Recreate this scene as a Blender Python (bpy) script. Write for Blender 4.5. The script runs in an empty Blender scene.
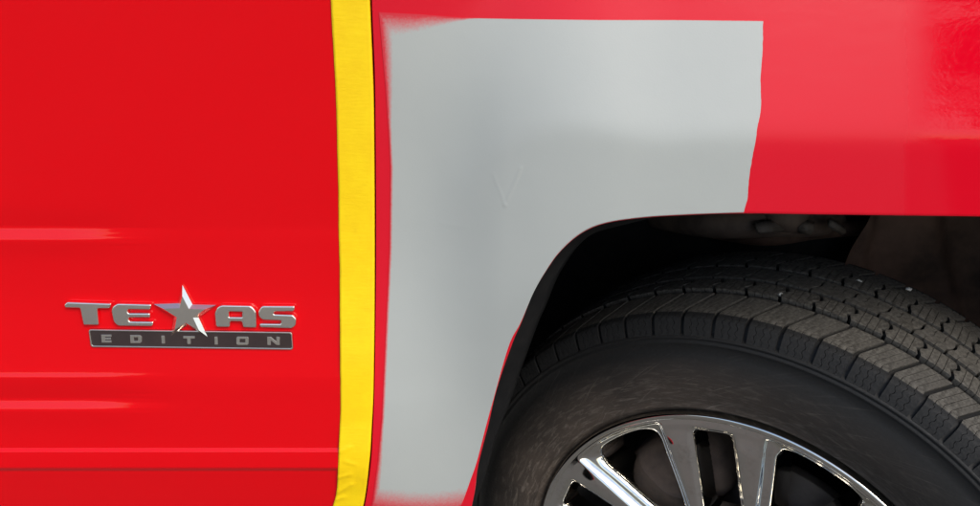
import bpy, math, random
import numpy as np
random.seed(7)
scn = bpy.context.scene
COL = scn.collection
R = math.radians

# ------------------------------------------------------------------ camera
FOC, PITCH, CAMH = 920.0, 0.3851, 1.2374       # focal length in pixels of a 980 px wide frame
cam = bpy.data.cameras.new('camera'); camo = bpy.data.objects.new('camera', cam); COL.objects.link(camo)
camo.location = (0, 0, CAMH); camo.rotation_euler = (math.pi/2-PITCH, 0, 0)
cam.sensor_width = 36; cam.lens = FOC/980*36; cam.clip_start = .02; cam.clip_end = 3000
scn.camera = camo

# ------------------------------------------------------------------ light
SUN_EL, SUN_AZ = R(43), R(146)                  # azimuth clockwise from +Y (the truck's far side)
world = bpy.data.worlds.new('World'); scn.world = world; world.use_nodes = True
wn = world.node_tree.nodes; wl = world.node_tree.links
bg = wn['Background']; sky = wn.new('ShaderNodeTexSky'); sky.sky_type = 'NISHITA'; sky.sun_disc = False
sky.sun_elevation = SUN_EL; sky.sun_rotation = SUN_AZ; sky.air_density = 1.0; sky.dust_density = 1.5; sky.ozone_density = .8
bg.inputs[1].default_value = .13; wl.new(sky.outputs[0], bg.inputs[0])
sl = bpy.data.lights.new('sun', 'SUN'); sl.energy = 1.3; sl.angle = R(25); sl.color = (1, .95, .87)
so = bpy.data.objects.new('sun', sl); COL.objects.link(so); so.location = (2, -3, 5)
from mathutils import Vector, Matrix
sd = Vector((math.sin(SUN_AZ)*math.cos(SUN_EL), math.cos(SUN_AZ)*math.cos(SUN_EL), math.sin(SUN_EL)))
so.rotation_euler = sd.to_track_quat('Z', 'Y').to_euler()
vs = scn.view_settings; vs.view_transform = 'Standard'; vs.look = 'None'; vs.gamma = 1; vs.exposure = 0.74
vs.use_curve_mapping = False
scn.cycles.use_denoising = True
scn.cycles.max_bounces = 8

# ------------------------------------------------------------------ helpers
def ss(a, b, x):
    t = np.clip((np.asarray(x, float)-a)/(b-a), 0, 1); return t*t*(3-2*t)
_c, _s = math.cos(PITCH), math.sin(PITCH)
def ray(u, v):
    a, b = (u-490)/FOC, (253-v)/FOC
    return np.array([a, _c+b*_s, -_s+b*_c])
def at(u, v, surf):
    """a point of the photograph carried onto the surface y = surf(x, z)"""
    d = ray(u, v); y = .8
    for _ in range(30):
        k = y/d[1]; y = .5*y+.5*float(surf(d[0]*k, CAMH+d[2]*k))
    k = y/d[1]
    return np.array([d[0]*k, y, CAMH+d[2]*k])
def topx(P):
    """pixel of a point (used once, to read traced outlines at mesh vertices)"""
    P = np.asarray(P); q = P-np.array([0, 0, CAMH])
    f = q[..., 1]*_c-q[..., 2]*_s; up = q[..., 1]*_s+q[..., 2]*_c
    return 490+FOC*q[..., 0]/f, 253-FOC*up/f
def resample(P, n):
    P = np.asarray(P, float); d = np.r_[0, np.cumsum(np.linalg.norm(np.diff(P, axis=0), axis=1))]
    t = np.linspace(0, d[-1], n)
    return np.stack([np.interp(t, d, P[:, i]) for i in range(P.shape[1])], 1)
def spline(P, n):
    """smooth curve through the points (Catmull-Rom), evenly resampled"""
    P = np.asarray(P, float); Q = np.vstack([2*P[0]-P[1], P, 2*P[-1]-P[-2]]); out = []
    for i in range(1, len(Q)-2):
        p0, p1, p2, p3 = Q[i-1:i+3]
        for t in np.linspace(0, 1, 24, endpoint=False):
            out.append(.5*((2*p1)+(p2-p0)*t+(2*p0-5*p1+4*p2-p3)*t*t+(3*p1-p0-3*p2+p3)*t**3))
    out.append(P[-1]); return resample(out, n)
def mesh(name, V, F, smooth=True):
    m = bpy.data.meshes.new(name); m.from_pydata([tuple(map(float, v)) for v in V], [], [tuple(map(int, f)) for f in F]); m.update()
    if smooth: m.polygons.foreach_set('use_smooth', [True]*len(m.polygons))
    return m
def fix_normals(m):
    import bmesh
    b = bmesh.new(); b.from_mesh(m); bmesh.ops.recalc_face_normals(b, faces=b.faces); b.to_mesh(m); b.free(); return m
def link(name, m, mat, parent=None):
    o = bpy.data.objects.new(name, m); COL.objects.link(o)
    if mat is not None and not len(m.materials): m.materials.append(mat)
    if parent is not None: o.parent = parent
    return o
def grid_faces(nu, nv, closed_u=False):
    F = []
    for i in range(nu if closed_u else nu-1):
        for j in range(nv-1):
            a, b = i*nv+j, ((i+1) % nu)*nv+j
            F.append((a, b, b+1, a+1))
    return F
def sheet(P, closed_u=False):
    nu, nv = P.shape[:2]; return P.reshape(-1, 3), grid_faces(nu, nv, closed_u)
def attr(m, name, vals):
    a = m.attributes.new(name, 'FLOAT', 'POINT'); a.data.foreach_set('value', np.asarray(vals, np.float32).ravel())
def lathe(prof, n=128, a0=0, a1=2*math.pi):
    """prof: (radius, axial) pairs turned about the local Z axis"""
    prof = np.asarray(prof, float); full = abs(a1-a0-2*math.pi) < 1e-6
    th = np.linspace(a0, a1, n, endpoint=not full)
    P = np.stack([np.cos(th)[:, None]*prof[None, :, 0], np.sin(th)[:, None]*prof[None, :, 0], np.broadcast_to(prof[None, :, 1], (n, len(prof)))], -1)
    return sheet(P, full)
def rbox(name, size, loc, mat, parent, rot=(0, 0, 0), bev=.006):
    import bmesh
    b = bmesh.new(); bmesh.ops.create_cube(b, size=1)
    for v in b.verts: v.co = Vector((v.co.x*size[0], v.co.y*size[1], v.co.z*size[2]))
    bmesh.ops.bevel(b, geom=b.edges[:], offset=bev, segments=5, affect='EDGES')
    m = bpy.data.meshes.new(name); b.to_mesh(m); b.free(); m.polygons.foreach_set('use_smooth', [True]*len(m.polygons))
    o = link(name, m, mat, parent); o.location = loc; o.rotation_euler = rot; return o
def tube_mesh(P, rad, n=14):
    P = np.asarray(P, float); rad = np.broadcast_to(rad, (len(P),)); V = []
    for i, p in enumerate(P):
        t = P[min(i+1, len(P)-1)]-P[max(i-1, 0)]; t /= np.linalg.norm(t)
        a = np.cross(t, [0, 0, 1] if abs(t[2]) < .9 else [1, 0, 0]); a /= np.linalg.norm(a); b = np.cross(t, a)
        for k in range(n):
            w = 2*math.pi*k/n; V.append(p+rad[i]*(math.cos(w)*a+math.sin(w)*b))
    F = [(i*n+k, i*n+(k+1) % n, (i+1)*n+(k+1) % n, (i+1)*n+k) for i in range(len(P)-1) for k in range(n)]
    F += [tuple(range(n))[::-1], tuple((len(P)-1)*n+k for k in range(n))]
    return V, F
def plate_from_outline(loops, thick, bev, seg=2):
    """flat plate with bevelled rim and holes, local XY outline, Z up; returns vertices and faces"""
    cu = bpy.data.curves.new('outline', 'CURVE'); cu.dimensions = '2D'; cu.fill_mode = 'BOTH'
    cu.extrude = max(thick/2-bev, 1e-6); cu.bevel_depth = bev; cu.bevel_resolution = seg; cu.offset = -bev
    for L in loops:
        s = cu.splines.new('POLY'); s.points.add(len(L)-1); s.use_cyclic_u = True
        for p, q in zip(s.points, L): p.co = (q[0], q[1], 0, 1)
    o = bpy.data.objects.new('outline', cu); COL.objects.link(o)
    dg = bpy.context.evaluated_depsgraph_get(); m = bpy.data.meshes.new_from_object(o.evaluated_get(dg))
    V = np.array([v.co[:] for v in m.vertices]); F = [tuple(p.vertices) for p in m.polygons]
    bpy.data.objects.remove(o); bpy.data.curves.remove(cu); bpy.data.meshes.remove(m)
    V[:, 2] += thick/2
    return V, F
def round_poly(P, r, n=4):
    P = np.asarray(P, float); out = []
    for i in range(len(P)):
        a, b, c = P[i-1], P[i], P[(i+1) % len(P)]
        u, w = a-b, c-b; lu, lw = np.linalg.norm(u), np.linalg.norm(w)
        k = min(r, lu*.42, lw*.42); p, q = b+u/lu*k, b+w/lw*k
        for t in np.linspace(0, 1, n+1): out.append((1-t)**2*p+2*t*(1-t)*b+t*t*q)
    return np.array(out)

# ------------------------------------------------------------------ materials
class NT:
    def __init__(s, name):
        s.m = bpy.data.materials.new(name); s.m.use_nodes = True; s.t = s.m.node_tree; s.b = s.t.nodes['Principled BSDF']
    def n(s, typ, **kw):
        x = s.t.nodes.new('ShaderNode'+typ)
        for k, v in kw.items(): setattr(x, k, v)
        return x
    def l(s, a, b): s.t.links.new(a, b)
    def put(s, sock, v):
        i = s.b.inputs[sock]
        if hasattr(v, 'is_linked') or hasattr(v, 'links'): s.l(v, i)
        else: i.default_value = (*v, 1) if isinstance(v, tuple) and len(v) == 3 else v
    def coord(s, kind='Object', scale=None):
        tc = s.n('TexCoord').outputs[kind]
        if scale is None: return tc
        mp = s.n('Mapping'); mp.inputs['Scale'].default_value = scale; s.l(tc, mp.inputs[0]); return mp.outputs[0]
    def noise(s, co, scale, detail=4, rough=.55, dist=0):
        x = s.n('TexNoise'); s.l(co, x.inputs['Vector']); x.inputs['Scale'].default_value = scale
        x.inputs['Detail'].default_value = detail; x.inputs['Roughness'].default_value = rough; x.inputs['Distortion'].default_value = dist
        return x.outputs['Fac']
    def ramp(s, f, *stops):
        x = s.n('ValToRGB'); s.l(f, x.inputs[0]); e = x.color_ramp.elements
        while len(e) < len(stops): e.new(.5)
        for k, (p, c) in zip(e, stops): k.position = p; k.color = (c, c, c, 1) if not isinstance(c, tuple) else (*c, 1)
        return x.outputs[0]
    def mix(s, f, a, b, blend='MIX'):
        x = s.n('Mix', data_type='RGBA', blend_type=blend)
        for i, v in ((0, f), (6, a), (7, b)):
            if hasattr(v, 'links'): s.l(v, x.inputs[i])
            else: x.inputs[i].default_value = (*v, 1) if isinstance(v, tuple) else v
        return x.outputs[2]
    def math(s, op, a, b=None, c=None, clamp=False):
        x = s.n('Math', operation=op, use_clamp=clamp)
        for i, v in enumerate((a, b, c)):
            if v is None: continue
            if hasattr(v, 'links'): s.l(v, x.inputs[i])
            else: x.inputs[i].default_value = v
        return x.outputs[0]
    def attr(s, name): return s.n('Attribute', attribute_name=name).outputs['Fac']
    def bump(s, h, strength, dist, prev=None):
        x = s.n('Bump'); s.l(h, x.inputs['Height']); x.inputs['Strength'].default_value = strength; x.inputs['Distance'].default_value = dist
        if prev: s.l(prev, x.inputs['Normal'])
        return x.outputs[0]

RED = (.70, .0003, .0040)
def make_red(name, scuffed):
    RED = (.70, .0003, .0040)
    k = NT(name); co = k.coord()
    k.put('Base Color', RED); k.put('Roughness', .55); k.put('Specular IOR Level', 0.)
    peel = k.noise(co, 330, 2, .5); peel2 = k.noise(co, 60, 2, .5)
    peel3 = k.noise(k.coord(scale=(9, 9, 42)), 1.0, 2, .5); b = k.bump(peel, .10, .0006); b = k.bump(peel2, .06, .002, b); b = k.bump(peel3, .045, .005, b)
    k.put('Coat Weight', 1.0); k.put('Coat IOR', 1.34 if scuffed else 1.45); k.l(b, k.b.inputs['Coat Normal'])
    if scuffed:
        RED = (.66, .0012, .0135)
        sc = k.attr('scuff'); g = k.noise(co, 45, 4, .6); fine = k.noise(co, 900, 2, .6)
        f = k.math('ADD', sc, k.math('MULTIPLY', k.math('SUBTRACT', g, .5), .25)); f = k.ramp(f, (.05, 0.), (.95, 1.))
        k.put('Coat Roughness', k.math('MULTIPLY_ADD', f, .28, .03))
        k.put('Base Color', k.mix(k.math('MULTIPLY', f, k.math('MULTIPLY_ADD', fine, .04, .01)), RED, (.60, .24, .31)))
    else:
        smear = k.noise(k.coord(scale=(3, 3, 14)), 2.2, 5, .6)
        dust = k.ramp(k.noise(co, 520, 2, .5), (.73, 0.), (.79, 1.))
        k.put('Coat Roughness', k.ramp(smear, (.35, .02), (.75, .055)))
        k.put('Base Color', k.mix(k.math('MULTIPLY', dust, .05), RED, (.6, .35, .3)))
    return k.m
M_door = make_red('red_gloss_paint', False); M_fender = make_red('red_scuffed_paint', True)

def make_primer():
    k = NT('grey_primer'); co = k.coord(); GREY = (.43, .445, .44)
    cov = k.attr('cover'); sp = k.noise(co, 480, 3, .7); sp2 = k.noise(co, 60, 3, .6)
    f = k.math('ADD', cov, k.math('ADD', k.math('MULTIPLY', k.math('SUBTRACT', sp, .5), .38), k.math('MULTIPLY', k.math('SUBTRACT', sp2, .5), .12)))
    f = k.ramp(f, (.22, 0.), (.85, 1.))
    mot = k.noise(k.coord(scale=(1, 1, 1)), 7, 4, .55); grain = k.noise(co, 700, 2, .6)
    g = k.mix(k.ramp(mot, (.3, 0.), (.7, 1.)), (.395, .409, .382), (.42, .433, .402))
    g = k.mix(k.math('MULTIPLY', grain, .10), g, (.35, .364, .345))
    k.put('Base Color', k.mix(f, (.62, .02, .035), g))
    k.put('Roughness', k.ramp(mot, (.3, .44), (.7, .52))); k.put('Specular IOR Level', .55)
    k.l(k.bump(grain, .12, .0005, k.bump(k.noise(co, 28, 3, .5), .06, .004)), k.b.inputs['Normal'])
    return k.m
M_primer = make_primer()

def make_tape():
    k = NT('yellow_tape'); co = k.coord()
    mot = k.noise(co, 38, 5, .65); crepe = k.noise(k.coord(scale=(60, 60, 420)), 1.0, 3, .6)
    c = k.mix(k.ramp(mot, (.35, 0.), (.68, 1.)), (.92, .59, .002), (.97, .66, .003))
    st = k.ramp(k.noise(k.coord(scale=(70, 70, 22)), 1.0, 4, .7), (.60, 0.), (.74, 1.))
    c = k.mix(k.math('MULTIPLY', st, .14), c, (.62, .40, .01))
    k.put('Base Color', c); k.put('Roughness', .5); k.put('Specular IOR Level', .35)
    k.l(k.bump(crepe, .26, .0008), k.b.inputs['Normal']); return k.m
M_tape = make_tape()

def make_rubber(name, tread):
    k = NT(name); co = k.coord()
    fine = k.noise(co, 260, 4, .65); mid = k.noise(co, 24, 4, .6)
    if tread:
        oi = k.n('ObjectInfo').outputs['Random']
        c = k.mix(k.ramp(fine, (.40, 0.), (.64, 1.)), (.042, .037, .030), (.145, .133, .112))
        c = k.mix(k.math('MULTIPLY', k.ramp(mid, (.3, 0.), (.75, 1.)), .6), c, (.060, .053, .043))
        c = k.mix(k.math('MULTIPLY', oi, .3), c, (.075, .069, .06))
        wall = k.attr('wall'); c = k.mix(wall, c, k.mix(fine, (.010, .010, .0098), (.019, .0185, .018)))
        k.put('Base Color', c); k.put('Roughness', .75); k.put('Specular IOR Level', .3)
        k.l(k.bump(fine, .5, .0018), k.b.inputs['Normal'])
    else:
        # polar coordinates from a stored attribute pair: dusty scuffs run round the sidewall near the rim
        ar, aa = k.attr('radius'), k.attr('angle')
        cb = k.n('CombineXYZ'); k.l(k.math('MULTIPLY', ar, 260), cb.inputs[0]); k.l(k.math('MULTIPLY', aa, 13), cb.inputs[1])
        st = k.noise(cb.outputs[0], 1.0, 6, .72, .6)
        cb2 = k.n('CombineXYZ'); k.l(k.math('MULTIPLY_ADD', ar, 330, k.math('MULTIPLY', aa, 55)), cb2.inputs[0]); k.l(k.math('MULTIPLY_ADD', ar, 25, k.math('MULTIPLY', aa, 7)), cb2.inputs[1])
        st2 = k.noise(cb2.outputs[0], 1.0, 5, .75, .9)
        near = k.math('MULTIPLY', k.ramp(ar, (.285, 1.), (.350, 0.)), k.ramp(k.math('DIVIDE', aa, 3.1416), (.34, .35), (.62, 1.)))
        patch = k.ramp(k.noise(co, 5.5, 3, .6), (.38, 0.), (.62, 1.))
        c = k.mix(k.math('MULTIPLY', near, k.math('MULTIPLY_ADD', patch, .6, .35)), (.012, .0117, .0113), (.095, .072, .056))
        c = k.mix(k.math('MULTIPLY', k.math('MULTIPLY', near, k.ramp(st, (.50, 0.), (.78, 1.))), .42), c, (.42, .36, .30))
        c = k.mix(k.math('MULTIPLY', k.math('MULTIPLY', k.math('MULTIPLY_ADD', near, .8, .2), patch), k.ramp(st2, (.58, 0.), (.76, .6))), c, (.38, .33, .28))
        c = k.mix(k.ramp(ar, (.715, 0.), (.72, 1.)), c, (.010, .010, .010)) if False else c
        k.put('Base Color', c); k.put('Roughness', k.ramp(fine, (.3, .55), (.7, .75))); k.put('Specular IOR Level', .3)
        k.l(k.bump(fine, .18, .0008), k.b.inputs['Normal'])
    return k.m
M_side = make_rubber('sidewall_rubber', False); M_tread = make_rubber('tread_rubber', True)

def make_chrome(name, c=(.78, .78, .77), r0=.03, r1=.16, grime=.35):
    k = NT(name); co = k.coord(); k.put('Metallic', 1.)
    d = k.noise(co, 26, 5, .65); sp = k.noise(co, 180, 3, .7)
    g = k.math('MULTIPLY', k.ramp(d, (.45, 0.), (.8, 1.)), k.ramp(sp, (.42, 0.), (.65, 1.)))
    k.put('Base Color', k.mix(k.math('MULTIPLY', g, grime), c, (.20, .18, .16)))
    k.put('Roughness', k.math('MULTIPLY_ADD', g, r1-r0, r0))
    k.l(k.bump(k.noise(co, 15, 2, .5), .06, .006), k.b.inputs['Normal']); return k.m
M_chrome = make_chrome('wheel_chrome', (.77, .75, .70), .065, .30, .45)
M_satin = make_chrome('badge_satin_chrome', (.95, .86, .75), .22, .30, .04)
def plain(name, c, rough=.6, spec=.4, metal=0, c2=None, sc=30, bump=.15):
    k = NT(name); co = k.coord(); n = k.noise(co, sc, 5, .62)
    k.put('Base Color', k.mix(k.ramp(n, (.35, 0.), (.68, 1.)), c, c2 or tuple(x*.75 for x in c)))
    k.put('Roughness', rough); k.put('Specular IOR Level', spec); k.put('Metallic', metal)
    k.l(k.bump(n, bump, .002), k.b.inputs['Normal']); return k.m
M_plate = plain('badge_dark_inlay', (.040, .027, .025), .5, .25, 0, (.033, .022, .021), 60, .02)
M_liner = plain('black_liner_plastic', (.008, .008, .0085), .85, .10, 0, (.014, .0135, .013), 40)
M_dirt = plain('dirty_inner_panel', (.17, .098, .068), .8, .15, 0, (.06, .038, .028), 11)
M_iron = plain('brown_cast_iron', (.16, .11, .08), .75, .3, 0, (.07, .05, .04), 22, .3)
M_bright = plain('dusty_bare_metal', (.17, .135, .11), .6, .3, .1, (.10, .08, .06), 40)
M_disc = plain('brake_disc_steel', (.10, .078, .06), .6, .3, .3, (.06, .045, .035), 18)
M_stone = plain('pale_stone', (.55, .53, .48), .8, .3, 0, (.42, .40, .36), 200)
M_black = plain('black_rubber_seal', (.012, .012, .012), .6, .3)
M_barrel = plain('dull_rim_barrel', (.12, .115, .105), .5, .4, .6, (.07, .062, .055), 14)

def make_ground():
    k = NT('worn_asphalt_ground'); co = k.coord()
    a = k.noise(co, 1.3, 6, .6); b = k.noise(co, 45, 4, .6)
    c = k.mix(k.ramp(a, (.3, 0.), (.7, 1.)), (.105, .098, .085), (.145, .135, .115)); c = k.mix(k.math('MULTIPLY', b, .35), c, (.085, .08, .07))
    k.put('Base Color', c); k.put('Roughness', .85); k.l(k.bump(b, .3, .004), k.b.inputs['Normal']); return k.m
g = link('ground', mesh('ground', [(-400, -400, 0), (400, -400, 0), (400, 400, 0), (-400, 400, 0)], [(0, 1, 2, 3)]), make_ground())
g['kind'] = 'structure'; g['label'] = 'worn grey asphalt ground under the truck'

# ------------------------------------------------------------------ the truck
truck = bpy.data.objects.new('pickup_truck', None); COL.objects.link(truck)
truck['label'] = 'bright red pickup truck side with grey primer patch over its front wheel arch'
truck['category'] = 'pickup truck'

# ---- surfaces
D = .80
_tz = np.array([1.60, 1.20, .96, .940, .936, .928, .925, .915, .88, .860, .835, .815, .8000, .7930, .7918, .7890, .7872, .768, .7640, .7605, .7550, .7505, .725, .7097, .7089, .7068, .7060, .690, .6868, .6838, .681, .64, .30])
_ta = np.array([ -4.,  -3.,  -1.5,   -1.,   3.0,  2.5,   1.,   1.,  3.,    6.,   8.,   9.,     9.5,    9.5,   10.5,   10.0,    6.,   2.,    1.5,    4.,    4.0,   3.,   3.,     4.,    40.,    40.,    6.,   4.,   -30.,  -30.,   -5.,  -6., -7.])
_tb = np.array([ -4.,  -3.,  -1.5,   -1.,   22.,  22.,   2.,   1.,  3.,    9.,  12.,  13.,    13.5,   16.0,   23.0,   23.0,    2.,   0.,    3.,    26.,   26.,   5.,   3.,     4.,    40.,    40.,    6.,   4.,   -30.,  -30.,   -5.,  -6., -7.])
_zz = np.linspace(1.6, .3, 5201)
def section(tilt):
    a = np.interp(-_zz, -_tz, tilt); y = -np.r_[0, np.cumsum(np.tan(np.radians(a[1:]))*np.diff(-_zz))]
    return y-np.interp(-.95, -_zz, y)
_yy = section(_ta); _yb = section(_tb); _df = _yb-_yy
_yb = _yy+_df-np.convolve(np.pad(_df, 100, 'edge'), np.ones(201)/201, 'valid')                 # the creases are crisper towards the rear of the door
def Sdoor(x, z):
    z = np.asarray(z, float); w = 1-ss(-.372, -.326, np.asarray(x)+.005*np.sin(z*900)*np.sin(z*331+1))
    return D+np.interp(-z, -_zz, _yy)*(1-w)+np.interp(-z, -_zz, _yb)*w
def flare_amp(x, z): return .036*ss(-.13, .12, x)*(.45+.55*ss(.66, .90, z))
def Sarch(x, z): return D-flare_amp(x, z)

arch_px = [(471, 506), (477, 467), (487, 427), (496, 389), (511, 345), (520, 324), (532, 294), (545, 271.5), (560, 251), (581, 233), (605, 223), (641, 217.5), (690, 214.5), (742, 213), (823, 214)]
A = np.array([at(u, v, Sarch) for u, v in arch_px])[:, [0, 2]]
AX = .372
low = [(A[0, 0]-.028, .50), (A[0, 0]-.045, .38)]
right = [(2*AX-x, z-.002) for x, z in A[::-1] if 2*AX-x > A[-1, 0]+.03]
ARCH = spline(np.vstack([low[::-1], A, right, [(2*AX-low[0][0], .50), (2*AX-low[1][0], .38)]]), 420)

def arch_dist(x, z):
    P = np.stack([np.ravel(x), np.ravel(z)], 1); out = np.full(len(P), 1e9)
    for i in range(0, len(ARCH)-1):
        a, b = ARCH[i], ARCH[i+1]; ab = b-a
        t = np.clip(((P-a)@ab)/(ab@ab), 0, 1); out = np.minimum(out, np.hypot(*(P-a-t[:, None]*ab).T))
    return out.reshape(np.shape(x))
def Sfender(x, z):
    x = np.asarray(x, float); z = np.asarray(z, float); d = arch_dist(x, z)
    w = .070+.03*(1-ss(.02, .16, x))
    e = (d-w)/.005; sp = np.where(e > 30, e, np.log1p(np.exp(np.minimum(e, 30))))*.005
    f = 1-sp/.125; q = .12; f = np.where(f > q, f, q*np.exp(np.minimum((f-q)/q, 0)))
    return D-flare_amp(x, z)*f
def Sf1(x, z): return float(Sfender(np.array([x]), np.array([z]))[0])

# ---- door with hemmed front edge
door_edge_px = [(369.6, -60), (370, 0), (372.8, 71), (374, 120), (374.8, 250), (373.6, 380), (371.6, 430), (369, 465), (363.4, 506), (352, 545)]
fend_edge_px = [(371.7, -60), (371.9, 0), (374.7, 71), (375.5, 120), (376.1, 250), (374.5, 380), (372.7, 432), (370.3, 465), (364.7, 506), (353.7, 545)]
_ys = np.convolve(np.pad(_yy, 300, 'edge'), np.ones(601)/601, 'valid')
def Sflush(z): return D+np.interp(-np.asarray(z, float), -_zz, _ys)
def edge(px):
    P = np.array([at(u, v, Sdoor) for u, v in px])
    P = np.vstack([[P[0, 0]+.004, 0, 1.55], P, [P[-1, 0]-.06, 0, .34]])
    o = np.argsort(-P[:, 2]); P = P[o]
    z = np.linspace(1.5, .4, 700); C = spline(P[:, [0, 2]], 1500)
    return np.interp(-z, -C[:, 1], C[:, 0]), z
ex, ez = edge(door_edge_px); fx, fz = edge(fend_edge_px)
def door_edge_x(z): return np.interp(-np.asarray(z), -ez, ex)
def fend_edge_x(z): return np.interp(-np.asarray(z), -fz, fx)
zs = np.unique(np.r_[np.linspace(1.45, .45, 330), np.linspace(.94, .915, 60), np.linspace(.80, .745, 90), np.linspace(.716, .676, 90)])[::-1]
tt = 1-np.linspace(0, 1, 60)**1.6
X = -1.15+(door_edge_x(zs)[:, None]+1.15)*tt[::-1][None, :]*0
X = door_edge_x(zs)[:, None]-(1-tt[None, :])*0
us = np.r_[np.linspace(1.0, .06, 36), np.linspace(.05, 0, 14)]
X = door_edge_x(zs)[:, None]-.003-us[None, :]*(door_edge_x(zs)[:, None]+1.15)
Y = Sdoor(X, np.broadcast_to(zs[:, None], X.shape)); Z = np.broadcast_to(zs[:, None], X.shape)
hem = [(.0013, .0003), (.0024, .0012), (.003, .0028), (.003, .016), (-.02, .018)]
X = np.concatenate([X, np.stack([door_edge_x(zs)-.003+h[0] for h in hem], 1)], 1)
Y = np.concatenate([Y, np.stack([Sdoor(0, zs)+h[1] for h in hem], 1)], 1)
Z = np.broadcast_to(zs[:, None], X.shape)
V, F = sheet(np.stack([X, Y, Z], -1)); door = link('door', mesh('door', V, F), M_door, truck)

# ---- fender: from the arch edge out to the door gap and the top
NW = 230
outer_pts = np.vstack([np.stack([fx, fz], 1)[::-1], [(fend_edge_x(1.5), 1.5)], [(1.25, 1.5)], [(1.25, .38)]])
zb = outer_pts[0, 1]
def arclen(P): return np.r_[0, np.cumsum(np.linalg.norm(np.diff(P, axis=0), axis=1))]
ai = ARCH.copy(); NA = 460
# corner matching: arch shoulders go to the sheet's corners
i1 = int(np.argmin(np.abs(ARCH[:, 0]-.115)+10*(ARCH[:, 1] < .8))); i2 = int(np.argmin(np.abs(ARCH[:, 0]-.62)+10*(ARCH[:, 1] < .8)))
seg_in = [ARCH[:i1+1], ARCH[i1:i2+1], ARCH[i2:]]
seg_out = [outer_pts[:len(fx)], outer_pts[len(fx)-1:len(fx)+2][[0, 2]], outer_pts[-2:]]
IN = np.vstack([resample(s, n)[(0 if i == 0 else 1):] for i, (s, n) in enumerate(zip(seg_in, (230, 200, 60)))])
OUT = np.vstack([resample(s, n)[(0 if i == 0 else 1):] for i, (s, n) in enumerate(zip(seg_out, (230, 200, 60)))])
wv = np.linspace(0, 1, NW)
G = IN[:, None, :]*(1-wv)[None, :, None]+OUT[:, None, :]*wv[None, :, None]
GY = Sfender(G[..., 0], G[..., 1])
# keep the fender flush with the door along the gap (it blends to the door's own section there)
bl = 1-ss(0, .12, G[..., 0]-fend_edge_x(G[..., 1])); GY = GY*(1-bl)+Sflush(G[..., 1])*bl
GP = np.stack([G[..., 0], GY, G[..., 1]], -1)
T = np.gradient(IN, axis=0); T /= np.linalg.norm(T, axis=1)[:, None]; NRM = np.stack([T[:, 1], -T[:, 0]], 1)   # towards the wheel
lipP = []
for o, dy in [(-.012, .016), (.0003, .016), (.0012, .004), (.0012, .0022), (.0008, .0008)]:
    q = IN+NRM*o; lipP.append(np.stack([q[:, 0], GP[:, 0, 1]+dy, q[:, 1]], 1))
To = np.gradient(OUT, axis=0); outP = [GP[:, -1]+np.array([0, .003, 0]), GP[:, -1]+np.array([0, .02, 0])]
FP = np.concatenate([np.stack(lipP, 1), GP, np.stack(outP, 1)], 1)
V, F = sheet(FP); fm = mesh('fender', V, F); fix_normals(fm)
pu, pv = topx(V)
sc = np.where(pv < 143, 1-ss(890, 958, pu), 1-.45*ss(900, 910, pu)-.5*ss(935, 958, pu-.12*(pv-180)))
attr(fm, 'scuff', sc)
fender = link('fender', fm, M_fender, truck)
def fend_y(x, z):
    x = np.asarray(x, float); z = np.asarray(z, float)
    y = Sfender(x, z); b = 1-ss(0, .12, x-fend_edge_x(z)); return y*(1-b)+Sflush(z)*b
def fend_y1(x, z): return float(fend_y(np.array([x]), np.array([z]))[0])

# ---- primer: a thin sprayed layer with its own outline
def onf(px): return np.array([at(u, v, fend_y1) for u, v in px])[:, [0, 2]]
pin = [(452, 520), (462, 503), (469, 484), (477, 461), (485, 430), (493.5, 399), (509, 345), (519.2, 324), (531.5, 294), (544.5, 271), (559.5, 250.4), (580.6, 232.4), (604.8, 222.4), (641, 217), (690, 214), (743.5, 212.3)]
pleft = [(370, 520), (374, 490), (378, 460), (382, 417), (386, 326), (389.5, 250), (390.5, 168), (389, 138), (386, 90), (379, 12)]
ptop = [(379, 12), (420, 14), (462, 17.5), (520, 18.5), (600, 19.5), (680, 19.6), (763, 20.5)]
pright = [(763, 20.5), (762.3, 50), (760.5, 77), (761, 100), (760.5, 112), (757, 131), (754, 150), (751, 169), (748.5, 185), (747.5, 198), (743.5, 212.3)]
cin = spline(onf(pin), 340)
hug = ss(.81, .88, cin[:, 1]); _da = np.gradient(cin, axis=0); _da /= np.linalg.norm(_da, axis=1)[:, None]; cin = cin+np.stack([_da[:, 1], -_da[:, 0]], 1)*(.0013*hug)[:, None]
co_ = np.vstack([resample(onf(pleft), 200), resample(onf(ptop), 141)[1:]])
cD = spline(onf(pright), 200)[::-1]; cB = resample(np.stack([np.linspace(cin[0, 0], co_[0, 0], 200), np.linspace(cin[0, 1], co_[0, 1], 200)], 1), 200)
rag = np.cumsum(np.random.RandomState(3).normal(0, 1, 200)); rag = rag-np.linspace(rag[0], rag[-1], 200); cD = cD.copy(); cD[:, 0] += rag*.00007
u_ = np.linspace(0, 1, 340)[:, None, None]; v_ = np.linspace(0, 1, 200)[None, :, None]
PG = (1-v_)*cin[:, None]+v_*co_[:, None]+(1-u_)*cB[None]+u_*cD[None]-((1-u_)*(1-v_)*cin[0]+u_*(1-v_)*cin[-1]+(1-u_)*v_*co_[0]+u_*v_*co_[-1])
py = fend_y(PG[..., 0], PG[..., 1])-.00055
qx, qv = topx(np.stack([PG[..., 0], py, PG[..., 1]], -1))
def seg_d(x, y, a, b):
    a = np.array(a, float); b = np.array(b, float); ab = b-a; t = np.clip(((x-a[0])*ab[0]+(y-a[1])*ab[1])/(ab@ab), 0, 1)
    return np.hypot(x-a[0]-t*ab[0], y-a[1]-t*ab[1])
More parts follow.
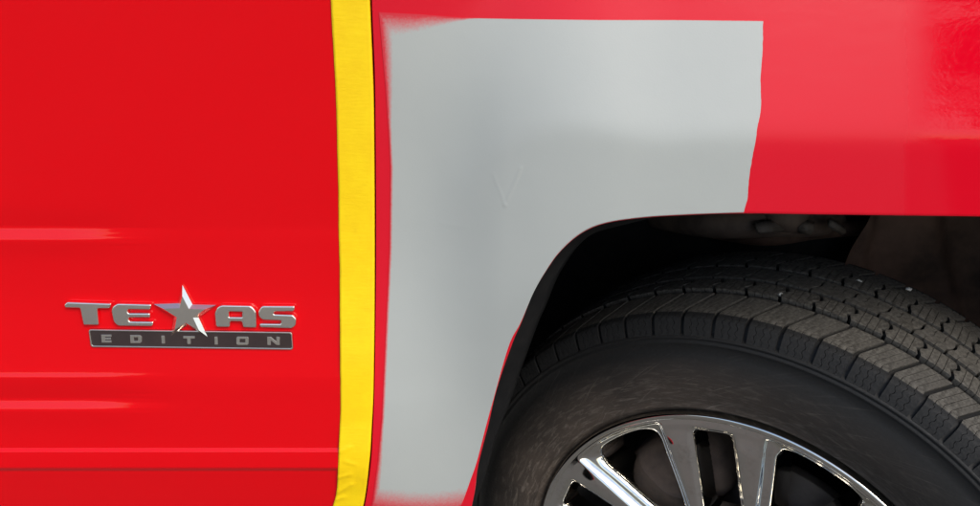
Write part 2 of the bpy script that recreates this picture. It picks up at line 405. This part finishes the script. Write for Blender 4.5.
run = seg_d(qx, qv, (493, 174), (504.5, 203)); run2 = seg_d(qx, qv, (521, 168), (507.5, 200))
py -= .00020*np.exp(-(run/1.4)**2)+.00034*np.exp(-(run2/1.5)**2)+.0005*np.exp(-(np.hypot(qx-505, qv-205)/2.0)**2)
py -= .00010*np.exp(-(seg_d(qx, qv, (441, 223), (468, 227))/1.6)**2)
PP = np.stack([PG[..., 0], py, PG[..., 1]], -1)
wrap = PP[:, :1]+np.array([0, .0035, 0])
V, F = sheet(np.concatenate([wrap, PP], 1)); pm = mesh('primer_patch', V, F)
# spray fades out softly along the top-left corner and the bottom edge, elsewhere the masked edge is crisp
cl = np.interp(qv, [p[1] for p in pleft[::-1]], [p[0] for p in pleft[::-1]]); dl = qx-cl; dt = qv-np.interp(qx, [p[0] for p in ptop], [p[1] for p in ptop])
soft_l = 4.0+12*(1-ss(20, 150, qv))+5*ss(420, 505, qv); soft_t = 1.2+26*(1-ss(392, 480, qx))
cover = np.minimum(.12+dl/soft_l, .12+dt/soft_t*.9)
cover = np.minimum(cover, 1.2-1.05*ss(474, 520, qv+.0022*(qx-425)**2))
cover = np.where((qx > 470) & (qv > 25), np.maximum(cover, 1.2), cover)
cover = np.concatenate([cover[:, :1], cover], 1); attr(pm, 'cover', np.clip(cover, -.5, 1.4).ravel()); fix_normals(pm)
primer = link('primer_patch', pm, M_primer, fender); primer['label'] = 'matt grey sprayed primer patch with masked straight edges'

# ---- door jamb behind the gap
jz = np.linspace(1.5, .42, 80); jx = door_edge_x(jz)
J = np.stack([np.stack([jx-.03, Sdoor(0, jz)+.05, jz], 1), np.stack([jx+.03, Sdoor(0, jz)+.05, jz], 1)], 1)
V, F = sheet(J); link('door_seal', mesh('door_seal', V, F), M_black, truck)

# ---- liner, wheelhouse, underbody
prof = [(.0005, .010), (.002, .022), (.018, .030), (.030, .062), (-.012, .085), (-.055, .14), (-.075, .24), (-.080, .62)]
# the liner rolls in towards the wheel just behind the lip, then opens out
L = []
k_top = np.clip(ss(.55, .80, IN[:, 1])*(1-ss(.10, .20, IN[:, 0])), 0, 1)
for o, dy in prof:
    oo = o*(np.where(o > 0, .35+.65*k_top, 1.0)); q = IN+NRM*oo[:, None] if np.ndim(oo) else IN+NRM*oo
    L.append(np.stack([q[:, 0], GP[:, 0, 1]+dy, q[:, 1]], 1))
V, F = sheet(np.stack(L, 1)); link('wheel_arch_liner', mesh('wheel_arch_liner', V, F), M_liner, truck)
bx = np.linspace(-.25, 1.0, 60); bz = np.linspace(.30, 1.16, 40)
BX, BZ = np.meshgrid(bx, bz, indexing='ij')
BY = 1.40-.06*ss(.35, .42, BX)*ss(.60, .7, BZ)+.012*np.sin(BX*23)*np.sin(BZ*19)-.05*ss(.9, 1.0, BZ)
V, F = sheet(np.stack([BX, BY, BZ], -1)); link('inner_panel', mesh('inner_panel', V, F), M_liner, truck)
rbox('underbody', (2.6, 1.5, .12), (0, 2.25, .42), M_liner, truck, bev=.02)
rbox('chassis_rail', (2.4, .09, .15), (.1, 1.46, .52), M_iron, truck, bev=.015)
# upper arm and spring tower seen past the tyre
arm = [(.27, 1.40, .735), (.33, 1.28, .765), (.42, 1.27, .770), (.49, 1.30, .760), (.55, 1.37, .740)]
V, F = tube_mesh(spline(arm, 40), .021); link('control_arm', mesh('control_arm', V, F), M_iron, truck)
V, F = tube_mesh([(.43, 1.26, .77), (.43, 1.26, .79), (.43, 1.26, .802), (.43, 1.26, .812)], [.03, .033, .026, .012]); link('ball_joint', mesh('ball_joint', V, F), M_iron, truck)
rbox('bracket', (.045, .02, .008), (.400, 1.235, .778), M_bright, truck, (.5, 0, .3), .0015)
rbox('bracket', (.020, .02, .014), (.452, 1.235, .777), M_bright, truck, (.5, .2, -.2), .0015)
rbox('bracket', (.030, .015, .008), (.498, 1.24, .776), M_bright, truck, (.5, .5, .2), .0012)
SX, SZ = np.meshgrid(np.linspace(.545, 1.0, 70), np.linspace(.38, .99, 70), indexing='ij')
SX = SX+.02*np.sin(SZ*17)*(1-ss(.56, .62, SX))
SY = 1.27-.10*(SX-.77)+.030*ss(.66, .70, SX+.35*(SZ-.75))-.02*ss(.58, .56, SX)+.006*np.sin(SX*41+SZ*23)*np.sin(SZ*37)+.05*ss(.86, .95, SZ)
V, F = sheet(np.stack([SX, SY, SZ], -1)); link('splash_shield', mesh('splash_shield', V, F), M_dirt, truck)
V, F = tube_mesh(spline([(.36, 1.38, .715), (.42, 1.30, .735), (.50, 1.31, .742), (.60, 1.36, .73)], 40), .012); link('brake_hose', mesh('brake_hose', V, F), M_dirt, truck)
# ------------------------------------------------------------------ wheel (turned outwards at the front)
STEER = .5913; WC = Vector((.35774, .97451, .405))
nv = Vector((-math.sin(STEER), -math.cos(STEER), 0)); tv = Vector((math.cos(STEER), -math.sin(STEER), 0))
WM = Matrix(((tv.x, 0, nv.x, WC.x), (tv.y, 0, nv.y, WC.y), (0, 1, 0, WC.z), (0, 0, 0, 1)))   # local x = forward, y = up, z = outward
def wheel_part(name, V, F, mat, parent, smooth=True):
    o = link(name, mesh(name, V, F, smooth), mat, parent); return o

# tyre body: the floor of the grooves, the sidewalls
def crown_r(a): return .4030-4.3*a*a*.1
side = [(.3900, .1085), (.3860, .1140), (.3815, .1172), (.3765, .1198), (.3728, .1215), (.3716, .1268), (.3700, .1286), (.3682, .1284), (.3672, .1271), (.3655, .1279), (.3642, .1292), (.3622, .1290), (.3610, .1280),
        (.350, .1315), (.338, .1342), (.325, .1352), (.312, .1340), (.300, .1305), (.290, .1258), (.2835, .1215), (.2815, .1222), (.2795, .1215), (.2775, .1175), (.2725, .1100), (.2660, .1020), (.258, .094)]
groove = [(crown_r(a)-.0085, a) for a in np.linspace(-.104, .104, 27)]
tprof = [(r, -a) for r, a in side[::-1]]+groove+side
tprof = [(r-(.0 if i != -1 else 0), a) for i, (r, a) in enumerate(tprof)]
V, F = lathe(tprof, 300)
tm = mesh('tyre', V, F); fix_normals(tm)
r_ = np.hypot(V[:, 0], V[:, 1]); an = np.abs(np.arctan2(V[:, 1], V[:, 0])); attr(tm, 'radius', r_); attr(tm, 'angle', an)
tyre = link('tyre', tm, M_side, truck); tyre.matrix_world = WM
tyre['label'] = 'worn black tyre turned outward with dusty scuffed sidewall'

# tread profile measured along its surface, from the outer edge of a rib to the other
outer_prof = [(.3992, .062), (.3975, .075), (.3958, .090), (.3942, .104), (.3930, .1120), (.3919, .1172), (.3898, .1200), (.3862, .1222), (.3815, .1244), (.3765, .1264), (.3715, .1281), (.3694, .1288)]
PITCHN = 66; PA = 2*math.pi/PITCHN
def slab(Vs, Fs, W, prof, sa, sb, depth, wallv):
    """one tread element: profile prof (R, a), from angle sa(p) to sb(p)"""
    n = len(prof); base = len(Vs)
    P = np.array(prof); tg = np.gradient(P, axis=0); tg /= np.linalg.norm(tg, axis=1)[:, None]; nn = np.stack([tg[:, 1], -tg[:, 0]], 1)
    if nn[0, 0] < 0: nn = -nn
    dp = np.interp(np.linspace(0, 1, n), [0, 1], [depth[0], depth[1]])
    m = 4
    for lev in (0, 1):
        for i in range(n):
            r, a = P[i]-nn[i]*dp[i]*lev
            if lev == 0 and (i == 0 or i == n-1): r -= .0006
            for j in range(m):
                th = sa[i]+(sb[i]-sa[i])*j/(m-1)
                rr = r-(.00008 if lev == 0 and j in (0, m-1) else 0)
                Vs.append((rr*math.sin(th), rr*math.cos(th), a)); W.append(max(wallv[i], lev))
    def id_(l, i, j): return base+l*n*m+i*m+j
    for i in range(n-1):
        for j in range(m-1): Fs.append((id_(0, i, j), id_(0, i+1, j), id_(0, i+1, j+1), id_(0, i, j+1)))
        Fs.append((id_(0, i, 0), id_(1, i, 0), id_(1, i+1, 0), id_(0, i+1, 0))); Fs.append((id_(0, i, m-1), id_(0, i+1, m-1), id_(1, i+1, m-1), id_(1, i, m-1)))
    for j in range(m-1):
        Fs.append((id_(0, 0, j), id_(0, 0, j+1), id_(1, 0, j+1), id_(1, 0, j))); Fs.append((id_(0, n-1, j), id_(1, n-1, j), id_(1, n-1, j+1), id_(0, n-1, j+1)))
def tread_mesh(kind):
    Vs, Fs, W = [], [], []; rs = random.Random(kind)
    gap = .0060/.4; sip = .00062/.4
    if kind in ('outer', 'inner'):
        P = np.array(outer_prof); fine = resample(P, 34)
        t = np.linspace(0, 1, 34); tread_end = .60
        slant = -.020/.4*np.clip(1-t/.52, 0, 1)               # the groove sweeps back across the tread, then runs straight down the wall
        zig = np.where(t > .63, .0011/.4*np.where((np.arange(34) % 4) < 2, 1, -1), 0)
        w = np.where(t > tread_end, 1., 0.)
        fine2 = fine.copy(); fine2[:, 1] -= np.where(t > tread_end, .0012, 0)
        g2 = np.where(t > tread_end, gap*.85, gap*.9)
        cuts = np.linspace(-.5, .5, 5)
        for k in range(4):
            a = cuts[k]*(PA-g2)+slant+(sip/2+zig if k else 0); b = cuts[k+1]*(PA-g2)+slant+(-sip/2+zig if k < 3 else 0)
            if kind == 'outer':
                # plain border at the wall's lower end: sipes stop short
                slab(Vs, Fs, W, fine2, -a, -b, (.0085, .0022), w)
            else:
                q = fine2.copy(); q[:, 1] *= -1; slab(Vs, Fs, W, q, a, b, (.0085, .0022), w)
    else:
        a0, a1 = {'second': (.0245, .0548), 'middle': (-.0200, .0170), 'fourth': (-.0700, -.0270)}[kind]
        n = 12; aa = np.linspace(a0, a1, n); prof = [(crown_r(a), a) for a in aa]; t = np.linspace(0, 1, n)
        if kind == 'middle': edge_ = .010/.4*(t-.5)+.0016/.4*np.sin(t*9); gp = .0028/.4; ns = 3
        else: edge_ = .0030/.4*np.tanh((t-.5)*9)*np.sin(np.pi*t)*1.4-.002/.4*(t-.5); gp = .0040/.4; ns = 4
        cuts = np.linspace(-.5, .5, ns+1)
        for k in range(ns):
            ea = edge_ if k == 0 or kind == 'middle' else 0*t; eb = edge_ if k == ns-1 or kind == 'middle' else 0*t
            a = cuts[k]*(PA-gp)+ea+(sip/2 if k else 0); b = cuts[k+1]*(PA-gp)+eb-(sip/2 if k < ns-1 else 0)
            slab(Vs, Fs, W, prof, -a, -b, (.0085, .0085), np.zeros(n))
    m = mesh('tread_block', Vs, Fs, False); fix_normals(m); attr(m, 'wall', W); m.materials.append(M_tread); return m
offs = {'outer': 0, 'second': .35, 'middle': .1, 'fourth': .6, 'inner': .2}
for kind, off in offs.items():
    bm_ = tread_mesh(kind); vv = np.array([v.co[:] for v in bm_.vertices]); ff = [tuple(p.vertices) for p in bm_.polygons]; wa = np.zeros(len(vv), np.float32); bm_.attributes['wall'].data.foreach_get('value', wa)
    restV, restF, restW = [], [], []
    for i in range(PITCHN):
        ang = (i+off)*PA; ang = (ang+math.pi) % (2*math.pi)-math.pi      # 0 = top, positive = forwards
        if abs(ang) < R(82):
            o = bpy.data.objects.new('tread_block', bm_); COL.objects.link(o); o.parent = tyre; o.rotation_euler = (0, 0, -ang)
        else:
            c, s = math.cos(-ang), math.sin(-ang); b = sum(len(x) for x in restV)
            restV.append(np.stack([vv[:, 0]*c-vv[:, 1]*s, vv[:, 0]*s+vv[:, 1]*c, vv[:, 2]], 1)); restF += [tuple(k+b for k in f) for f in ff]; restW.append(wa)
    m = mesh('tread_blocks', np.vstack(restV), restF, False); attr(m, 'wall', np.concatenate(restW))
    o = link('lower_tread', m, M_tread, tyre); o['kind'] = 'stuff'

# ---- rim
ROFF = .118
lip = [(.2585, -.020), (.2596, -.006), (.2606, -.0022), (.2625, -.0002), (.2655, .0012), (.2680, .0015), (.2697, .0005), (.2703, -.0020), (.2700, -.006), (.2690, -.012), (.2600, -.030), (.2520, -.04)]
V, F = lathe([(r, a+ROFF) for r, a in lip], 260); rmesh = mesh('rim', V, F); fix_normals(rmesh)
rim = link('rim', rmesh, M_chrome, truck); rim.matrix_world = WM; rim['label'] = 'chrome alloy rim with six slotted double spokes'
V, F = lathe([(.2520, ROFF-.040), (.2440, ROFF-.052), (.2395, ROFF-.07), (.238, 0), (.230, -.09), (.250, -.105)], 120)
wheel_part('barrel', V, F, M_barrel, rim)
def smin(a, b, k):
    h = np.clip(.5+.5*(b-a)/k, 0, 1); return b*(1-h)+a*h-k*h*(1-h)
def spoke_mesh():
    nr, nt = 290, 250
    r = np.linspace(.062, .2618, nr); ph = np.radians(np.linspace(-30, 30, nt)); RR, PH = np.meshgrid(r, ph, indexing='ij')
    x, y = RR*np.sin(PH), RR*np.cos(PH); ax = np.abs(x)
    e = np.interp(y, [.06, .11, .15, .20, .235, .26], [.030, .036, .043, .0535, .0600, .0665])
    d1 = (ax-e)*.97; d2 = (.2592-RR); d3 = RR-.098
    def fields(x, y):
        ax = np.abs(x); RR = np.hypot(x, y); e = np.interp(y, [.06, .11, .15, .20, .235, .26], [.029, .035, .042, .0525, .0590, .0655])
        d1 = (ax-e)*.97; d2 = .2592-RR; d3 = RR-.098
        do = smin(smin(d1, d2*1.15, .006), d3, .016)                 # big window, at the face
        dh = smin(smin(d1, d2*1.45, .034), d3-.004, .03)             # its rounder hole deeper in
        dsl = smin(smin(.0285-ax, .2510-y, .008), y-.120, .012)      # slot between the twin arms
        return do, dh, dsl
    do, dh, dsl = fields(x, y)
    HO, HS = .0205, .0088
    for it in range(3):                                              # draw the vertices just past a hole's edge back onto it
        h = 1e-5
        for k, lim in ((1, HO), (2, HS)):
            f0 = fields(x, y)[k]; gx = (fields(x+h, y)[k]-f0)/h; gy = (fields(x, y+h)[k]-f0)/h
            over = np.where((f0 > lim) & (f0 < lim+.004), f0-lim, 0)/np.maximum(gx*gx+gy*gy, .05); x = x-over*gx; y = y-over*gy
    do2, dh2, dsl2 = fields(x, y); RR = np.hypot(x, y)
    def drop(d, pts): return np.interp(d, [p[0] for p in pts], [p[1] for p in pts])
    zo = drop(do2, [(-.0012, 0), (0, -.0003), (.0010, -.0013), (.0024, -.0040), (.0050, -.0066), (.0120, -.0095), (.0300, -.0180)])
    zw = drop(dh2, [(.0105, 0), (.0130, -.0010), (.0150, -.0045), (.0185, -.0260), (.0205, -.046)])
    zs_ = drop(dsl2, [(-.0012, 0), (0, -.0003), (.0010, -.0013), (.0024, -.0026), (.0046, -.0032), (.0056, -.0046), (.0088, -.036)])
    dish = -.012*(1-np.clip(RR/.255, 0, 1)**2)
    crownz = .0022*np.cos(np.clip((np.abs(x)-.042)/.018, -1, 1)*math.pi/2)*ss(.25, .225, RR)      # each arm is softly rounded across
    z = ROFF-.0012+dish+zo+zw+zs_+crownz*ss(.004, -.004, do2)*ss(.004, -.004, dsl2)
    for it in range(2):
        zp = np.pad(z, 1, 'edge'); z = (zp[1:-1, 1:-1]*4+(zp[:-2, 1:-1]+zp[2:, 1:-1]+zp[1:-1, :-2]+zp[1:-1, 2:])*2+zp[:-2, :-2]+zp[2:, 2:]+zp[:-2, 2:]+zp[2:, :-2])/16
    V = np.stack([x, y, z], -1).reshape(-1, 3); keep = ~((dh > HO) | (dsl > HS)).reshape(-1)
    F = [f for f in grid_faces(nr, nt) if keep[list(f)].any()]
    used = sorted({i for f in F for i in f}); mp = {o: n for n, o in enumerate(used)}
    m = mesh('spoke', V[used], [tuple(mp[i] for i in f) for f in F]); fix_normals(m); m.materials.append(M_chrome); return m
sm = spoke_mesh()
for i in range(6):
    o = bpy.data.objects.new('spoke', sm); COL.objects.link(o); o.parent = rim; o.rotation_euler = (0, 0, R(101-90+60*i))
V, F = lathe([(.0001, ROFF+.004), (.030, ROFF+.003), (.040, ROFF), (.044, ROFF-.006), (.046, ROFF-.02), (.064, ROFF-.026), (.064, ROFF-.06)], 64); wheel_part('centre_cap', V, F, M_chrome, rim)
V, F = lathe([(.0001, .03), (.006, .029), (.009, .025), (.0105, .0), (.0105, -.02)], 6); lm = mesh('lug_nut', V, F, False); lm.materials.append(M_chrome)
for i in range(6):
    o = bpy.data.objects.new('lug_nut', lm); COL.objects.link(o); o.parent = rim; w = R(60*i+11); o.location = (.0698*math.cos(w), .0698*math.sin(w), ROFF-.025)
# brake behind the spokes
V, F = lathe([(.06, .035), (.085, .035), (.088, .022), (.165, .022), (.1655, .020), (.1655, .008), (.165, .006), (.09, .006)], 96)
o = wheel_part('brake_disc', V, F, M_disc, truck); o.matrix_world = WM
def sector(r0, r1, a0, a1, z0, z1, n=24):
    prof = [(r0, z0), (r0, z1-.008), (r0+.008, z1), (r1-.010, z1), (r1, z1-.012), (r1, z0), (r0, z0)]
    V, F = lathe(prof, n, R(a0), R(a1)); k = len(prof); return V, F+[tuple(range(k-1)), tuple((n-1)*k+i for i in range(k-1))[::-1]]
cal = round_poly([(.118, -.02), (.212, -.02), (.212, .046), (.196, .066), (.150, .070), (.118, .050)], .018, 6)
cal = np.vstack([cal, cal[:1]]); V, F = lathe(cal, 40, R(112), R(150)); kk = len(cal)
ends = []
for e0, base in ((0, 0), (1, 39*kk)):                                # domed ends
    c0 = V[base:base+kk-1].mean(0); ang = R(112) if e0 == 0 else R(150); out = np.array([math.sin(ang), -math.cos(ang), 0])*(1 if e0 == 0 else -1)
    prev = list(range(base, base+kk-1))
    for sc_, ho in ((.86, .010), (.6, .016), (.25, .019)):
        n0 = len(V); V = np.vstack([V, c0+(V[base:base+kk-1]-c0)*sc_+out*ho]); cur = list(range(n0, n0+kk-1))
        F += [(prev[a], prev[(a+1) % (kk-1)], cur[(a+1) % (kk-1)], cur[a]) for a in range(kk-1)]; prev = cur
    F.append(tuple(prev))
m = fix_normals(mesh('brake_caliper', V, F)); o = link('brake_caliper', m, M_iron, truck); o.matrix_world = WM
V, F = lathe([(.001, -.10), (.225, -.10), (.232, -.096), (.233, -.085)], 64); o = wheel_part('dust_shield', V, F, M_liner, truck); o.matrix_world = WM
V, F = lathe([(.05, -.1), (.05, .034), (.001, .034)], 40); o = wheel_part('wheel_hub', V, F, M_iron, truck); o.matrix_world = WM

# small pale stones caught in the tread grooves
import bmesh
WMi = WM.inverted()
for (u, v, sz, lab) in ((781, 294.5, .0032, 'tiny pale stone wedged in the tyre groove nearest the sidewall'), (858.5, 281.5, .0036, 'tiny pale stone wedged in the tyre tread halfway across'), (909, 289, .0030, 'tiny pale stone wedged in the tyre groove farthest from the rim')):
    d = Vector(ray(u, v)); lo = None
    for k in np.linspace(.9, 1.6, 4000):
        p = Vector((0, 0, CAMH))+d*k; q = WMi @ p
        if abs(q.z) < .10 and math.hypot(q.x, q.y) < .4005: lo = p; break
    if lo is None: continue
    b = bmesh.new(); bmesh.ops.create_icosphere(b, subdivisions=2, radius=sz)
    for w in b.verts: w.co *= 1+.22*random.uniform(-1, 1)
    m = bpy.data.meshes.new('stone'); b.to_mesh(m); b.free(); o = link('stone', m, M_stone); o.location = lo; o.scale = (1.2, 1, .7)
    o['label'] = lab; o['category'] = 'stone'; o['group'] = 'stones wedged in the tyre grooves'

# ------------------------------------------------------------------ badge on the door
badge = bpy.data.objects.new('door_badge', None); COL.objects.link(badge); badge.parent = truck
bo = at(184, 325, Sdoor); badge.location = bo
badge['label'] = 'silver lettered badge with a star over a dark bar'
TILT = math.atan2(Sdoor(0, .885)-Sdoor(0, .815), .07)
def bpt(u, v):
    p = at(u, v, lambda x, z: bo[1]+(z-bo[2])*math.tan(TILT)); return np.array([p[0]-bo[0], (p[2]-bo[2])/math.cos(TILT)])
bm_rot = Matrix.Rotation(math.pi/2-TILT, 4, 'X')
def badge_part(name, loops, base, thick, bev, mat, smooth=False, seg=2):
    V, F = plate_from_outline(loops, thick, bev, seg); V[:, 2] += base
    m = mesh(name, V, F, smooth); o = link(name, m, mat, badge); o.matrix_local = bm_rot; return o
def z1(L): return [bpt(60+x/6.75, 280+y/6.75) for x, y in L]
def z2(L): return [bpt(180+x/6.75, 280+y/6.75) for x, y in L]
T_ = z1([(42, 160), (60, 140), (358, 150), (347, 182), (264, 182), (274, 293), (172, 293), (148, 179), (50, 177)])
E_ = z1([(368, 172), (398, 150), (628, 156), (620, 190), (465, 188), (470, 214), (618, 215), (620, 243), (472, 243), (478, 270), (643, 272), (634, 301), (402, 299), (374, 272), (358, 195)])
A_ = z2([(243, 212), (262, 174), (290, 161), (482, 165), (507, 185), (521, 207), (523, 311), (432, 309), (427, 270), (345, 268), (346, 307), (253, 306)]); Ah = z2([(338, 203), (427, 205), (427, 241), (339, 240)])
S_ = z2([(536, 205), (558, 166), (782, 167), (777, 201), (640, 203), (640, 222), (768, 226), (791, 252), (787, 296), (762, 316), (547, 309), (544, 284), (688, 286), (690, 263), (565, 259), (540, 238)])
TH = .0042
for L, rr in ((T_, .0014), (E_, .0020), (S_, .0026)): badge_part('letter', [round_poly(L, rr)], .0006, TH, .0010, M_satin)
badge_part('letter', [round_poly(A_, .002), round_poly(Ah, .0008)[::-1]], .0006, TH, .0010, M_satin)
bar = [bpt(*q) for q in ((89.8, 328.4), (292.6, 331.2), (293.8, 348.6), (92.2, 345.9))]
badge_part('badge_bar', [round_poly(bar, .0026, 6)], .0003, .0022, .0006, M_plate)
bi = [bpt(*q) for q in ((91.2, 329.7), (291.4, 332.5), (292.5, 347.2), (93.5, 344.6))]
badge_part('badge_border', [round_poly(bar, .0026, 6), round_poly(bi, .0018, 6)[::-1]], .0012, .0020, .0003, M_satin, seg=1)
def strokes(fn, x0, y0, x1, y1, polys, holes=()):
    f = lambda L: fn([(x0+(x1-x0)*a, y0+(y1-y0)*b) for a, b in L])
    badge_part('small_letter', [f(polys)]+[f(h)[::-1] for h in holes], .0020, .0009, .0001, M_satin, seg=1)
q = .27
strokes(z1, 285, 362, 356, 416, [(0, 0), (1, 0), (1, q), (.38, q), (.38, .39), (.95, .39), (.95, .62), (.38, .62), (.38, 1-q), (1, 1-q), (1, 1), (.06, 1)])
strokes(z1, 480, 365, 560, 419, [(0, 0), (.85, 0), (1, .2), (1, .82), (.86, 1), (.04, 1)], [[(.32, q), (.68, q), (.68, 1-q), (.34, 1-q)]])
strokes(z1, 690, 369, 716, 422, [(0, 0), (.9, 0), (1, 1), (.1, 1)])
strokes(z2, 28, 372, 106, 425, [(0, 0), (1, 0), (1, .3), (.64, .3), (.66, 1), (.36, 1), (.34, .3), (0, .3)])
strokes(z2, 238, 376, 262, 429, [(0, 0), (.9, 0), (1, 1), (.1, 1)])
strokes(z2, 386, 376, 468, 431, [(.1, 0), (.9, 0), (1, .15), (1, .85), (.9, 1), (.1, 1), (0, .85), (0, .15)], [[(.27, q), (.73, q), (.73, 1-q), (.27, 1-q)]])
strokes(z2, 593, 377, 678, 432, [(0, 0), (.28, 0), (.74, .6), (.72, 0), (1, 0), (1, 1), (.74, 1), (.28, .42), (.3, 1), (.02, 1)])
star_px = [(183.3, 284.2), (193.3, 303.6), (217, 304.2), (199.4, 316.6), (208.3, 335.8), (187.6, 324.2), (171.9, 335), (174.9, 316.2), (154.6, 303.3), (179.2, 302.4)]
sp_ = np.array([bpt(*p) for p in star_px]); cen = sp_.mean(0)
inn = cen+(sp_-cen)*.66
V = [(*p, .0026) for p in sp_]+[(*p, .0068) for p in inn]+[(*p, .0008) for p in sp_]+[(*cen, .0068)]
F = []
for i in range(10):
    j = (i+1) % 10; F += [(i, j, 10+j, 10+i), (20+i, 20+j, j, i), (10+i, 10+j, 30)]
o = link('star', fix_normals(mesh('star', V, F, False)), M_satin, badge); o.matrix_local = bm_rot

# ------------------------------------------------------------------ masking tape along the door's edge
tz = np.linspace(1.42, .47, 560); nx = 15
tl = np.array([at(u, v, Sdoor) for u, v in [(329.5, -60), (331, 0), (334.3, 60), (337, 120), (339.3, 250), (340.5, 380), (340, 430), (337.5, 485), (333, 506), (321, 545)]])
tC = spline(np.vstack([[tl[0, 0]-.002, 1.43], tl[:, [0, 2]], [tl[-1, 0]-.05, .44]]), 1200)
xl = np.interp(-tz, -tC[:, 1], tC[:, 0]); xr = door_edge_x(tz)-.0004
rs = np.random.RandomState(5); wob = np.convolve(rs.normal(0, 1, 620), np.ones(24)/24, 'same')[:560]*.0007
xl = xl+wob
f = np.linspace(0, 1, nx)
TX = xl[:, None]*(1-f)+xr[:, None]*f; TZ = np.broadcast_to(tz[:, None], TX.shape)
TY = Sdoor(TX, TZ)-.0004
# bridging over the small creases, and wrinkles where it bends back near the bottom
TYm = np.min(np.stack([np.roll(np.pad(TY, ((12, 12), (0, 0)), 'edge'), k, 0)[12:-12] for k in range(-9, 10)]), 0)
ker = np.ones(19)/19; TY = np.apply_along_axis(lambda c: np.convolve(np.pad(c, 9, 'edge'), ker, 'valid'), 0, TYm)
TU, TVV = topx(np.stack([TX, TY, TZ], -1))
for (a, b, hgt, wd) in (((336, 493), (352, 484), .0013, 1.7), ((338, 478), (351, 474), .0009, 1.5), ((341, 452), (350, 447), .0008, 1.8), ((334, 500), (344, 497), .0010, 1.4), ((346, 462), (356, 465), .0006, 1.5)):
    TY = TY-hgt*np.exp(-(seg_d(TU, TVV, a, b)/wd)**2)
top = np.stack([TX, TY, TZ], -1)
ring = np.concatenate([top[:, :1]+np.array([0, .0003, 0]), top, top[:, -1:]+np.array([.0002, .0006, 0]), top[:, -1:]+np.array([.0003, .004, 0])], 1)
V, F = sheet(ring); tape = link('masking_tape', mesh('masking_tape', V, F), M_tape)
tape['label'] = 'yellow masking tape strip along the front edge of the red door'; tape['category'] = 'masking tape'

# ------------------------------------------------------------------ the tree the glossy front of the fender mirrors
tree = bpy.data.objects.new('leafy_tree', None); COL.objects.link(tree); tree.location = (6.72, -7.3, 0)
tree['label'] = 'leafy green tree across from the truck, mirrored in its fender'; tree['category'] = 'tree'
M_bark = plain('tree_bark', (.10, .075, .055), .9, .2, 0, (.05, .04, .03), 14, .5)
M_leaf = plain('tree_leaf', (.045, .085, .022), .55, .4, 0, (.07, .11, .03), 3, 0)
rt = np.random.RandomState(11)
V, F = tube_mesh(spline([(0, 0, 0), (.05, .02, 1.2), (-.03, .06, 2.4), (.08, 0, 3.6), (.05, .05, 4.8)], 24), np.linspace(.17, .04, 24)); link('trunk', mesh('trunk', V, F), M_bark, tree)
for k in range(6):
    w = k*1.05+.3; z0 = 2.2+.3*k; e = np.array([math.cos(w)*1.3, math.sin(w)*1.3, z0+1.0])
    V, F = tube_mesh(spline([(0, .03, z0), tuple(e*.5+np.array([0, 0, z0*.5+.05])), tuple(e)], 12), np.linspace(.06, .015, 12), 8); link('limb', mesh('limb', V, F), M_bark, tree)
LV, LF = [], []
cl = [(rt.normal(0, 1, 3)*np.array([.85, .85, .95])+np.array([0, 0, 4.2]), rt.uniform(.35, .7)) for _ in range(40)]
for c, rad in cl:
    for _ in range(230):
        p = c+rt.normal(0, 1, 3)*rad*.5; a = rt.normal(0, 1, 3); a /= np.linalg.norm(a); b = np.cross(a, rt.normal(0, 1, 3)); b /= np.linalg.norm(b)
        n = len(LV); LV += [p-a*.09, p+b*.05, p+a*.09, p-b*.05]; LF.append((n, n+1, n+2, n+3))
link('crown', mesh('crown', LV, LF, False), M_leaf, tree)
